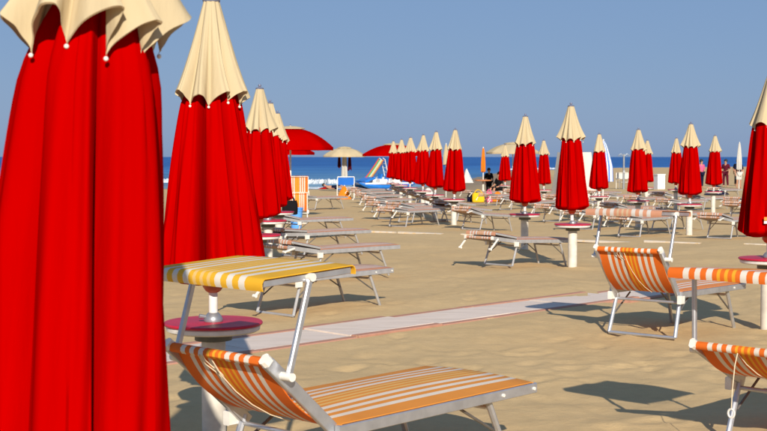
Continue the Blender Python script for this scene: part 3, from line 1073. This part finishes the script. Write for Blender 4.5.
# ------------------------------------------------------------------ open parasols
def open_parasol(x, y, label, mat, vent_mat, rad, z_apex, z_edge, n=8, seed=0, pole_r=0.025):
    g = gz(x, y)
    t = thing('open_parasol', label, 'parasol', (x, y, g), random.Random(seed).uniform(0, 1))
    ap, ed = z_apex - g, z_edge - g
    MB().tube([(0, 0, -0.2), (0, 0, ap + 0.03)], pole_r, 10).build('pole', 'pole', t, True)
    def dome(r0, r1, za, zb, sagk, val):
        V, F = [], []
        seg, rings = n * 10, 10
        for i in range(rings + 1 + (2 if val else 0)):
            tt = min(1, i / rings)
            for k in range(seg):
                th = 2 * PI * k / seg
                fr = (k % 10) / 10
                sg = math.sin(PI * fr)
                r = (r0 + (r1 - r0) * tt) * (1 - 0.045 * sg * tt)
                z = za + (zb - za) * tt ** 2.0 - sagk * sg * tt * (1 - 0.4 * tt)
                if i > rings:
                    z -= val * (i - rings) / 2 * (1 - 0.25 * sg); r *= 0.998
                V.append((r * math.cos(th), r * math.sin(th), z))
        m = rings + 1 + (2 if val else 0)
        for i in range(m - 1):
            for k in range(seg):
                F.append((i * seg + k, i * seg + (k + 1) % seg, (i + 1) * seg + (k + 1) % seg, (i + 1) * seg + k))
        return MB().add(V, F)
    dome(0.10, rad, ap - 0.05, ed, 0.03, 0.09).build('canopy', mat, t, True)
    dome(0.02, rad * 0.34, ap + 0.02, ap - 0.045, 0.008, 0.025).build('vent_canopy', vent_mat, t, True)
    for k in range(n):
        th = 2 * PI * k / n
        pts = []
        for i in range(5):
            q = i / 4
            r = 0.1 + (rad - 0.12) * q
            pts.append((r * math.cos(th), r * math.sin(th), ap - 0.065 + (ed - ap + 0.05) * q ** 2.0))
        MB().tube(pts, 0.006, 5).build('rib', 'alu_dark', t, True)
    MB().ball((0, 0, ap + 0.05), 0.022, 8).build('finial', 'finial', t, True)
    return t
open_parasol(-2.72, 36.6, 'wide open red parasol spread high behind the packed closed parasols', 'red', 'cream', 1.26, 2.58, 1.98, seed=1)
open_parasol(-3.72, 44.5, 'open red parasol lower down behind the wide open red one', 'red', 'cream', 1.28, 2.22, 1.86, seed=2)
op3 = open_parasol(-2.12, 68.0, 'open all-cream parasol by the water with maroon clothes hanging under it', 'cream', 'cream', 1.17, 2.24, 1.78, seed=3)
open_parasol(0.50, 60.0, 'broad open red parasol with cream vent beside the pedal boat', 'red', 'cream', 1.55, 2.34, 1.82, seed=4)
open_parasol(6.30, 61.0, 'open all-cream parasol behind the crowded sunbeds', 'cream', 'cream', 1.30, 2.40, 1.93, seed=5)

def slim_parasol(x, y, label, mat, z_top, z_bot, r, name='slim_parasol', cap=None):
    g = gz(x, y)
    t = thing(name, label, 'parasol', (x, y, g))
    zt, zb = z_top - g, z_bot - g
    MB().tube([(0, 0, -0.2), (0, 0, zt + 0.02)], 0.022, 10).build('pole', 'pole', t, True)
    lv = []
    for i in range(12):
        q = i / 11
        lv.append(dict(z=zt + (zb - zt) * q, r=0.035 + (r - 0.035) * min(1, q * 1.6) ** 0.7 * (0.85 + 0.15 * q), depth=0.35, q=2.0, skew=0.08, crease=0.02, zvar=0.01 * q))
    e = dict(lv[-1]); e['z'] -= 0.03; e['r'] *= 0.6; lv.append(e)
    V, F, an, lo = lobed(lv, 6, 72, int(x * 31) + 5)
    b = MB().add(V, F)
    b.uv = [((k % 72) / 72.0 * 6, v[2]) for k, v in enumerate(V)]
    b.build('canopy', mat, t, True)
    MB().ball((0, 0, zt + 0.035), 0.028, 8).build('finial', 'white_plastic' if cap is None else cap, t, True)
    return t
slim_parasol(4.78, 60.0, 'thin closed orange parasol rising from a small round wooden table', 'orange_cloth', 2.12, 1.0, 0.10)
slim_parasol(19.9, 70.0, 'thin closed white parasol standing among the bathers', 'white_cloth', 2.48, 1.0, 0.15)
slim_parasol(3.30, 66.0, 'closed cream parasol squeezed behind the last of the six red ones', 'cream', 2.36, 1.3, 0.16)
slim_parasol(6.95, 39.6, 'closed blue and white parasol half hidden behind a red one', 'blue_white', 2.2, 0.93, 0.30)

# clothes hung on the cream parasol's pole
def hanging(x, y, label, mat, w, z0, z1, name='hanging_towel', dep=0.08, seed=1):
    g = gz(x, y)
    rnd = random.Random(seed)
    V, F, n, m = [], [], 14, 10
    for sd in (0, 1):
        for i in range(m):
            q = i / (m - 1)
            for k in range(n):
                u = k / (n - 1) - 0.5
                ww = w * (0.55 + 0.45 * q ** 0.6)
                yy = dep * math.sin(u * 13 + seed) * (0.4 + 0.6 * q) + (0.012 if sd else -0.012)
                V.append((u * ww, yy, z0 - g + (z1 - z0) * q + 0.05 * q * math.sin(u * 7 + seed)))
    for i in range(m - 1):
        for k in range(n - 1):
            a = i * n + k
            F.append((a, a + n, a + n + 1, a + 1)); a += m * n
            F.append((a, a + 1, a + n + 1, a + n))
    o = MB().add(V, F).build(name, mat, None, True, (x, y, g))
    tag(o, label, 'towel')
    return o
hanging(-2.12, 67.9, 'long white towel hanging down the pole of the cream parasol', 'white_cloth', 0.36, 1.78, 0.45, seed=3)
hanging(-2.40, 68.02, 'maroon cloth hanging beside the long white towel', 'maroon_cloth', 0.20, 1.72, 1.12, seed=5)
hanging(-1.84, 68.02, 'dark maroon shirt hanging by the pedal boat side of the white towel', 'maroon_cloth', 0.22, 1.72, 0.98, seed=7)

# ------------------------------------------------------------------ pedal boat
def pedal_boat():
    x, y = -0.05, 72.0
    t = thing('pedal_boat', 'blue and white pedal boat with a rainbow striped slide on the sand', 'pedal boat', (x, y, gz(x, y)), R(28))
    t.scale = (1.12, 1.12, 1.05)
    for sg in (-1, 1):
        V, F = [], []
        n = 14
        sec = [(-0.24, 0.30), (-0.26, 0.18), (-0.16, 0.02), (0.16, 0.02), (0.26, 0.18), (0.24, 0.30)]
        for i in range(n):
            q = i / (n - 1) * 2 - 1
            k = (1 - abs(q) ** 3.2 * 0.75)
            lift = 0.16 * abs(q) ** 3
            for a, b in sec:
                V.append((q * 1.65, sg * 0.55 + a * k, 0.30 + (b - 0.30) * k + lift + 0.04))
        for i in range(n - 1):
            for k in range(6):
                F.append((i * 6 + k, (i + 1) * 6 + k, (i + 1) * 6 + (k + 1) % 6, i * 6 + (k + 1) % 6))
        F += [tuple(range(5, -1, -1)), tuple(range((n - 1) * 6, n * 6))]
        MB().add(V, F).build('hull', 'hull_blue', t, True)
    MB().bar((-1.35, 0, 0.41), (1.40, 0, 0.41), 1.46, 0.10, ch=0.4).build('deck', 'fibre_white', t)
    for xx in (-0.25, 0.55):
        for sg in (-1, 1):
            s_ = MB().bar((xx - 0.22, sg * 0.38, 0.56), (xx + 0.22, sg * 0.38, 0.56), 0.44, 0.2, ch=0.3).build('seat', 'fibre_white', t)
            MB().bar((xx + 0.22, sg * 0.38, 0.50), (xx + 0.34, sg * 0.38, 0.92), 0.42, 0.09, up=(1, 0, 0), ch=0.4).build('seat_back', 'hull_blue', s_)
    MB().bar((-1.25, 0, 0.50), (-0.7, 0, 0.72), 1.1, 0.12, ch=0.4).build('bow_cover', 'hull_blue', t)
    b = MB(); V, F, UV = [], [], []
    n, m = 16, 9
    for sd in (0, 1):
        for i in range(n):
            q = i / (n - 1)
            px, pz = -0.98 + 0.92 * q, 0.50 + 1.20 * (q ** 1.15)
            for k in range(m):
                u = k / (m - 1)
                V.append((px - 0.02 * sd, -0.05 + (u - 0.5) * 0.74, pz + 0.10 * (2 * abs(u - 0.5)) ** 4 - 0.03 * sd)); UV.append((u, q))
    for i in range(n - 1):
        for k in range(m - 1):
            a = i * m + k
            F.append((a, a + 1, a + m + 1, a + m)); a += n * m
            F.append((a, a + m, a + m + 1, a + 1))
    b.add(V, F); b.uv = UV
    b.build('slide', 'rainbow', t, True)
    ld = MB()
    for sg in (-1, 1):
        ld.tube([(0.28, sg * 0.2 - 0.05, 0.45), (0.0, sg * 0.2 - 0.05, 1.72), (-0.12, sg * 0.2 - 0.05, 1.80)], 0.02, 6)
    for i in range(5):
        q = 0.1 + i * 0.18
        ld.tube([(0.28 - 0.28 * q, -0.25, 0.45 + 1.27 * q), (0.28 - 0.28 * q, 0.15, 0.45 + 1.27 * q)], 0.016, 6)
    ld.build('ladder', 'fibre_white', t, True)
pedal_boat()

# ------------------------------------------------------------------ chairs, boxes, tents
def canvas_chair(x, y, label, mat, rz=0.0, cat='chair'):
    t = thing('canvas_chair', label, cat, (x, y, gz(x, y)), rz)
    for sx in (-1, 1):
        for sy in (-1, 1):
            MB().tube([(sx * 0.38, sy * 0.26, 0.0), (sx * 0.38, sy * 0.26, 0.95 if sy > 0 else 0.62)], 0.022, 8).build('leg', 'white_plastic', t, True)
        MB().bar((sx * 0.38, -0.30, 0.63), (sx * 0.38, 0.30, 0.63), 0.05, 0.03).build('armrest', 'white_plastic', t)
    MB().bar((-0.37, 0, 0.40), (0.37, 0, 0.40), 0.50, 0.025).build('seat', mat, t)
    MB().bar((-0.37, 0.26, 0.76), (0.37, 0.26, 0.76), 0.02, 0.34).build('backrest', mat, t)
    MB().tube([(-0.38, 0.26, 0.96), (0.38, 0.26, 0.96)], 0.022, 8).build('top_bar', 'white_plastic', t, True)
    return t
canvas_chair(-1.72, 57.0, 'white framed chair with blue canvas near the pedal boat', 'blue_cloth')
canvas_chair(14.6, 76.0, 'white canvas chair by the grey shower post', 'white_cloth', R(10))

def draped(x, y, label, mat, w, h, d, name='beach_towel', cat='towel', z=0.0):
    """cloth thrown over something low: a lumpy tent-like shape with a hem"""
    rnd = random.Random(int(x * 100))
    V, F, n, m = [], [], 28, 8
    ph = rnd.uniform(0, 6)
    for i in range(m):
        q = i / (m - 1)
        for k in range(n):
            th = 2 * PI * k / n
            r = 0.08 + 0.92 * q ** 0.8
            r *= 1 + 0.12 * q * math.sin(5 * th + ph) + 0.06 * math.sin(2 * th)
            V.append((r * w / 2 * math.cos(th), r * d / 2 * math.sin(th), h * (1 - q ** 1.3) + 0.01 + 0.02 * math.sin(4 * th + ph) * (1 - q)))
    for i in range(m - 1):
        for k in range(n):
            F.append((i * n + k, (i + 1) * n + k, (i + 1) * n + (k + 1) % n, i * n + (k + 1) % n))
    F.append(tuple(range(n)))
    o = MB().add(V, F).build(name, mat, None, True, (x, y, gz(x, y) + z))
    tag(o, label, cat)
    return o
draped(-1.75, 55.6, 'orange towel heaped in front of the blue canvas chair', 'orange_cloth', 0.62, 0.55, 0.5)
draped(5.20, 57.0, 'rust-red towel heaped beside the pink bag', 'orange_cloth', 0.75, 0.42, 0.6)
draped(-3.95, 85.0, 'red towel spread near the breaking wave', 'red', 1.0, 0.12, 0.7)
draped(1.55, 43.4, 'crumpled orange and white striped cloth heap between the pedal boat row sunbeds', 'white_cloth', 0.8, 0.75, 0.6, 'cloth_heap', 'cloth')
draped(16.5, 62.0, 'navy cover thrown over gear beside the white cabinet', 'navy_cloth', 1.2, 0.45, 0.7, 'gear_cover', 'cover')

def beach_bag(x, y, label, mat, w, d, h, z=0.0, cat='bag'):
    t = thing('beach_bag', label, cat, (x, y, gz(x, y) + z))
    V, F = [], []
    n, lev = 20, [(0.0, 0.86), (0.03, 0.96), (0.35, 1.0), (0.75, 0.97), (1.0, 0.86), (0.985, 0.78)]
    for zz, k in lev:
        for i in range(n):
            th = 2 * PI * i / n
            c, s_ = math.cos(th), math.sin(th)
            e = 0.35
            px = math.copysign(abs(c) ** e, c); py = math.copysign(abs(s_) ** e, s_)
            V.append((px * w / 2 * k, py * d / 2 * k * (1 if zz < 0.9 else 0.8), zz * h + 0.01 * math.sin(3 * th) * zz))
    for i in range(len(lev) - 1):
        for k in range(n):
            F.append((i * n + k, i * n + (k + 1) % n, (i + 1) * n + (k + 1) % n, (i + 1) * n + k))
    F += [tuple(range(n - 1, -1, -1)), tuple(range((len(lev) - 1) * n, len(lev) * n))]
    MB().add(V, F).build('body', mat, t, True)
    for sg in (-1, 1):
        pts = [(w * 0.28 * math.cos(a), sg * d * 0.33, h * 0.95 + h * 0.38 * math.sin(a)) for a in [PI * i / 8 for i in range(9)]]
        MB().tube(pts, 0.014, 6).build('handle', mat, t, True)
    return t
beach_bag(4.28, 56.5, 'yellow beach bag in front of the small wooden table', 'yellow_cloth', 0.56, 0.35, 0.42)
beach_bag(4.78, 56.6, 'pink beach bag next to the yellow one', 'pink_cloth', 0.30, 0.3, 0.42)
beach_bag(3.95, 57.2, 'small navy bag on the sand by the yellow bag', 'navy_cloth', 0.25, 0.25, 0.3)
beach_bag(-2.03, 27.10, 'black bag lying on the sunbed beside the blue bin', 'black_cloth', 0.34, 0.26, 0.30, HR + 0.125)

def bin_(x, y, label):
    t = thing('waste_bin', label, 'bin', (x, y, gz(x, y)))
    MB().lathe([(0.12, 0.0), (0.13, 0.01), (0.165, 0.50), (0.180, 0.505), (0.182, 0.53), (0.165, 0.532), (0.155, 0.50), (0.125, 0.05), (0.001, 0.04)], 28).build('body', 'blue_plastic', t, True)
    MB().lathe([(0.164, 0.44), (0.172, 0.442), (0.173, 0.462), (0.166, 0.464)], 28).build('band', 'blue_plastic', t, True)
bin_(-2.2, 31.5, 'pale blue plastic bin on the sand by the upright striped sunbed')

def round_table(x, y, label):
    t = thing('wooden_table', label, 'table', (x, y, gz(x, y)))
    MB().lathe([(0.36, 0.90), (0.40, 0.91), (0.40, 0.94), (0.37, 0.955), (0.03, 0.97)], 28).build('table_top', 'wood', t, True)
    MB().tube([(0, 0, -0.2), (0, 0, 0.91)], 0.05, 12).build('post', 'post', t, True)
    for i in range(3):
        a = 2 * PI * i / 3 + 0.4
        MB().tube([(0, 0, 0.55), (0.30 * math.cos(a), 0.30 * math.sin(a), 0.0)], 0.02, 6).build('leg', 'post', t, True)
round_table(4.78, 60.0, 'small round orange wooden table holding the thin orange parasol')

def tent(x, y, label, w, h, d, mat, top=0.35):
    t = thing('beach_tent', label, 'tent', (x, y, gz(x, y)), R(12))
    V, F = [], []
    n = 9
    k4 = []
    for lvl in range(7):
        q = lvl / 6
        k = 1 - (1 - top) * q ** 0.8
        ring = []
        for (ax, ay), (bx, by) in zip([(-1, -1), (1, -1), (1, 1), (-1, 1)], [(1, -1), (1, 1), (-1, 1), (-1, -1)]):
            for i in range(n):
                f = i / n
                px, py = ax + (bx - ax) * f, ay + (by - ay) * f
                pull = 1 - 0.05 * math.sin(PI * f) * (0.3 + q)
                ring.append((px * w / 2 * k * pull, py * d / 2 * k * pull, h * q))
        V += ring
    m = 4 * n
    for l in range(6):
        for i in range(m):
            F.append((l * m + i, l * m + (i + 1) % m, (l + 1) * m + (i + 1) % m, (l + 1) * m + i))
    F.append(tuple(range(6 * m, 7 * m)))
    MB().add(V, F).build('cloth_wall', mat, t, True)
    for sx in (-1, 1):
        for sy in (-1, 1):
            MB().tube([(sx * w / 2 * 1.005, sy * d / 2 * 1.005, 0), (sx * w / 2 * top, sy * d / 2 * top, h + 0.02)], 0.015, 6).build('tent_pole', 'steel', t, True)
    return t
tent(9.15, 60.0, 'tall white canvas tent half hidden behind the tallest bare-sand parasol', 1.80, 2.22, 1.5, 'white_cloth', 0.72)
tent(6.95, 105.0, 'small white pyramid tent near the far waterline', 0.95, 1.15, 0.9, 'white_cloth', 0.06)

def shower(x, y, label):
    t = thing('beach_shower', label, 'shower', (x, y, gz(x, y)))
    MB().tube([(0, 0, -0.2), (0, 0, 2.1)], [0.07, 0.055], 12).build('post', 'steel', t, True)
    for sg in (-1, 1):
        a = MB().tube([(0, 0, 1.95), (sg * 0.18, 0, 2.12), (sg * 0.30, 0, 2.05)], 0.02, 8).build('arm', 'steel', t, True)
        MB().lathe([(0.02, 0.06), (0.06, 0.0), (0.058, -0.012)], 12, (sg * 0.31, 0, 1.99)).build('shower_head', 'steel', a, True)
    MB().box((0, -0.07, 1.05), (0.12, 0.06, 0.16)).build('tap_box', 'steel', t)
shower(14.4, 75.0, 'grey steel beach shower post with two heads')

def cabinet(x, y, label):
    t = thing('cabinet', label, 'cabinet', (x, y, gz(x, y)), R(15))
    MB().box((0, 0, 0.42), (0.46, 0.5, 0.84), 0.05).build('body', 'fibre_white', t)
    MB().box((0, 0, 0.865), (0.52, 0.56, 0.05), 0.2).build('lid', 'fibre_white', t)
    d = MB().box((0, -0.256, 0.42), (0.36, 0.012, 0.66), 0.2).build('door', 'white_plastic', t)
    MB().box((0.13, -0.270, 0.45), (0.02, 0.015, 0.12), 0.2).build('handle', 'steel', d)
cabinet(16.1, 73.0, 'small white cabinet on the far sand near the shower')

# ------------------------------------------------------------------ people
def skinned(name, mat, parent, verts, edges, radii, sub=1):
    me = bpy.data.meshes.new(name)
    me.from_pydata(verts, edges, [])
    o = bpy.data.objects.new(name, me)
    COL.objects.link(o)
    o.parent = parent
    md = o.modifiers.new('skin', 'SKIN')
    md.use_smooth_shade = True
    for i, r in enumerate(radii):
        me.skin_vertices[0].data[i].radius = r if isinstance(r, tuple) else (r, r)
    me.skin_vertices[0].data[0].use_root = True
    sb = o.modifiers.new('sub', 'SUBSURF')
    sb.levels = sb.render_levels = sub
    me.materials.append(M[mat])
    return o

def person(x, y, label, pose='stand', top='navy_cloth', bottom='black_cloth', rz=0.0, z=0.0, long_legs=False, sc=1.0):
    t = thing('person', label, 'person', (x, y, gz(x, y) + z), rz)
    t.scale = (sc,) * 3
    if pose == 'lie':
        J = dict(pel=(0, 0, .12), bel=(0, .18, .13), che=(0, .40, .15), nec=(0, .54, .18), hd0=(0, .62, .22), hd=(0, .72, .27), hdt=(0, .80, .30),
                 sl=(-.17, .46, .14), sr=(.17, .46, .14), el=(-.26, .24, .06), er=(.27, .25, .06), wl=(-.22, .02, .05), wr=(.24, .02, .05), fl=(-.20, -.12, .04), fr=(.22, -.12, .04),
                 hl=(-.09, -.03, .11), hr=(.09, -.03, .11), kl=(-.11, -.44, .16), kr=(.10, -.40, .34), al=(-.12, -.84, .06), ar=(.11, -.72, .06), tl=(-.14, -.90, .16), tr=(.12, -.86, .04))
    elif pose == 'sit':
        J = dict(pel=(0, 0, .12), bel=(0, .02, .30), che=(0, .03, .50), nec=(0, .01, .66), hd0=(0, .0, .72), hd=(0, -.01, .82), hdt=(0, -.01, .91),
                 sl=(-.18, .03, .58), sr=(.18, .03, .58), el=(-.25, -.04, .32), er=(.25, -.04, .32), wl=(-.20, -.24, .22), wr=(.20, -.24, .22), fl=(-.17, -.36, .20), fr=(.17, -.36, .20),
                 hl=(-.10, -.05, .12), hr=(.10, -.05, .12), kl=(-.13, -.46, .14), kr=(.13, -.46, .14), al=(-.12, -.52, -.28), ar=(.12, -.52, -.28), tl=(-.12, -.66, -.33), tr=(.12, -.66, -.33))
    else:
        J = dict(pel=(0, 0, .92), bel=(0, .01, 1.06), che=(0, .02, 1.26), nec=(0, .0, 1.44), hd0=(0, -.01, 1.50), hd=(0, -.02, 1.60), hdt=(0, -.02, 1.69),
                 sl=(-.19, .02, 1.37), sr=(.19, .02, 1.37), el=(-.25, .03, 1.10), er=(.26, .02, 1.10), wl=(-.24, -.06, .86), wr=(.25, -.08, .87), fl=(-.23, -.09, .72), fr=(.24, -.11, .73),
                 hl=(-.09, 0, .88), hr=(.09, 0, .88), kl=(-.11, -.03, .48), kr=(.11, .02, .48), al=(-.12, .02, .08), ar=(.13, .06, .08), tl=(-.14, -.12, .03), tr=(.16, -.08, .03))
    names = list(J)
    ix = {n: i for i, n in enumerate(names)}
    E = [('pel', 'bel'), ('bel', 'che'), ('che', 'nec'), ('nec', 'hd0'), ('hd0', 'hd'), ('hd', 'hdt'), ('che', 'sl'), ('che', 'sr'), ('sl', 'el'), ('sr', 'er'), ('el', 'wl'), ('er', 'wr'),
         ('wl', 'fl'), ('wr', 'fr'), ('pel', 'hl'), ('pel', 'hr'), ('hl', 'kl'), ('hr', 'kr'), ('kl', 'al'), ('kr', 'ar'), ('al', 'tl'), ('ar', 'tr')]
    rad = dict(pel=.13, bel=.125, che=.14, nec=.055, hd0=.065, hd=.098, hdt=.07, sl=.065, sr=.065, el=.045, er=.045, wl=.032, wr=.032, fl=.03, fr=.03,
               hl=.085, hr=.085, kl=.058, kr=.058, al=.04, ar=.04, tl=.035, tr=.035)
    skinned('body', 'skin', t, [J[n] for n in names], [(ix[a], ix[b]) for a, b in E], [rad[n] for n in names], 2)
    def sub(name, mat, ns, es, grow):
        k = {n: i for i, n in enumerate(ns)}
        return skinned(name, mat, t, [J[n] for n in ns], [(k[a], k[b]) for a, b in es], [rad[n] + grow for n in ns], 1)
    if top:
        sub('shirt', top, ['pel', 'bel', 'che', 'sl', 'sr', 'el', 'er'], [('pel', 'bel'), ('bel', 'che'), ('che', 'sl'), ('che', 'sr'), ('sl', 'el'), ('sr', 'er')], .022)
    ns = ['pel', 'hl', 'hr', 'kl', 'kr']; es = [('pel', 'hl'), ('pel', 'hr'), ('hl', 'kl'), ('hr', 'kr')]
    if long_legs:
        ns += ['al', 'ar']; es += [('kl', 'al'), ('kr', 'ar')]
    sub('trousers', bottom, ns, es, .026)
    h = Vector(J['hd']); hd = (Vector(J['hdt']) - h).normalized()
    b = MB().ball((0, 0, 0), 0.112, 12, 1.08)
    o = b.build('hair', 'hair', t, True)
    o.location = h + hd * 0.035 + Vector((0, 0.028 if pose != 'lie' else 0.02, 0))
    return t
person(19.3, 76.0, 'person in a pink top and navy trousers standing near the outer parasols', 'stand', 'pink_cloth', 'navy_cloth', R(30), long_legs=True)
person(21.6, 79.0, 'person in maroon shirt standing beside the white parasol', 'stand', 'maroon_cloth', 'maroon_cloth', R(-40), long_legs=True)
person(23.2, 82.0, 'person all in black standing behind the maroon shirted one', 'stand', 'black_cloth', 'black_cloth', R(160), long_legs=True)
person(21.3, 75.0, 'person in navy shirt and white shorts beside the white parasol', 'stand', 'navy_cloth', 'white_cloth', R(10))
person(5.35, 63.5, 'person in black standing behind the small wooden table', 'stand', 'black_cloth', 'black_cloth', R(20), long_legs=True, sc=0.86)
person(5.72, 62.0, 'person in black sitting by the red parasol near the wooden table', 'sit', 'black_cloth', 'black_cloth', R(-50), z=0.35)
person(-3.35, 84.6, 'dark haired person lying on the sand near the breaking wave', 'lie', None, 'navy_cloth', R(70))
stool = thing('beach_stool', 'small white stool under the sitting person in black', 'stool', (5.72, 62.0, gz(5.72, 62.0)))
MB().lathe([(0.19, 0.31), (0.20, 0.32), (0.20, 0.35), (0.18, 0.36)], 20).build('seat', 'white_plastic', stool, True)
for i in range(4):
    a = PI / 4 + PI / 2 * i
    MB().tube([(0.15 * math.cos(a), 0.15 * math.sin(a), 0.32), (0.2 * math.cos(a), 0.2 * math.sin(a), 0)], 0.016, 6).build('leg', 'white_plastic', stool, True)
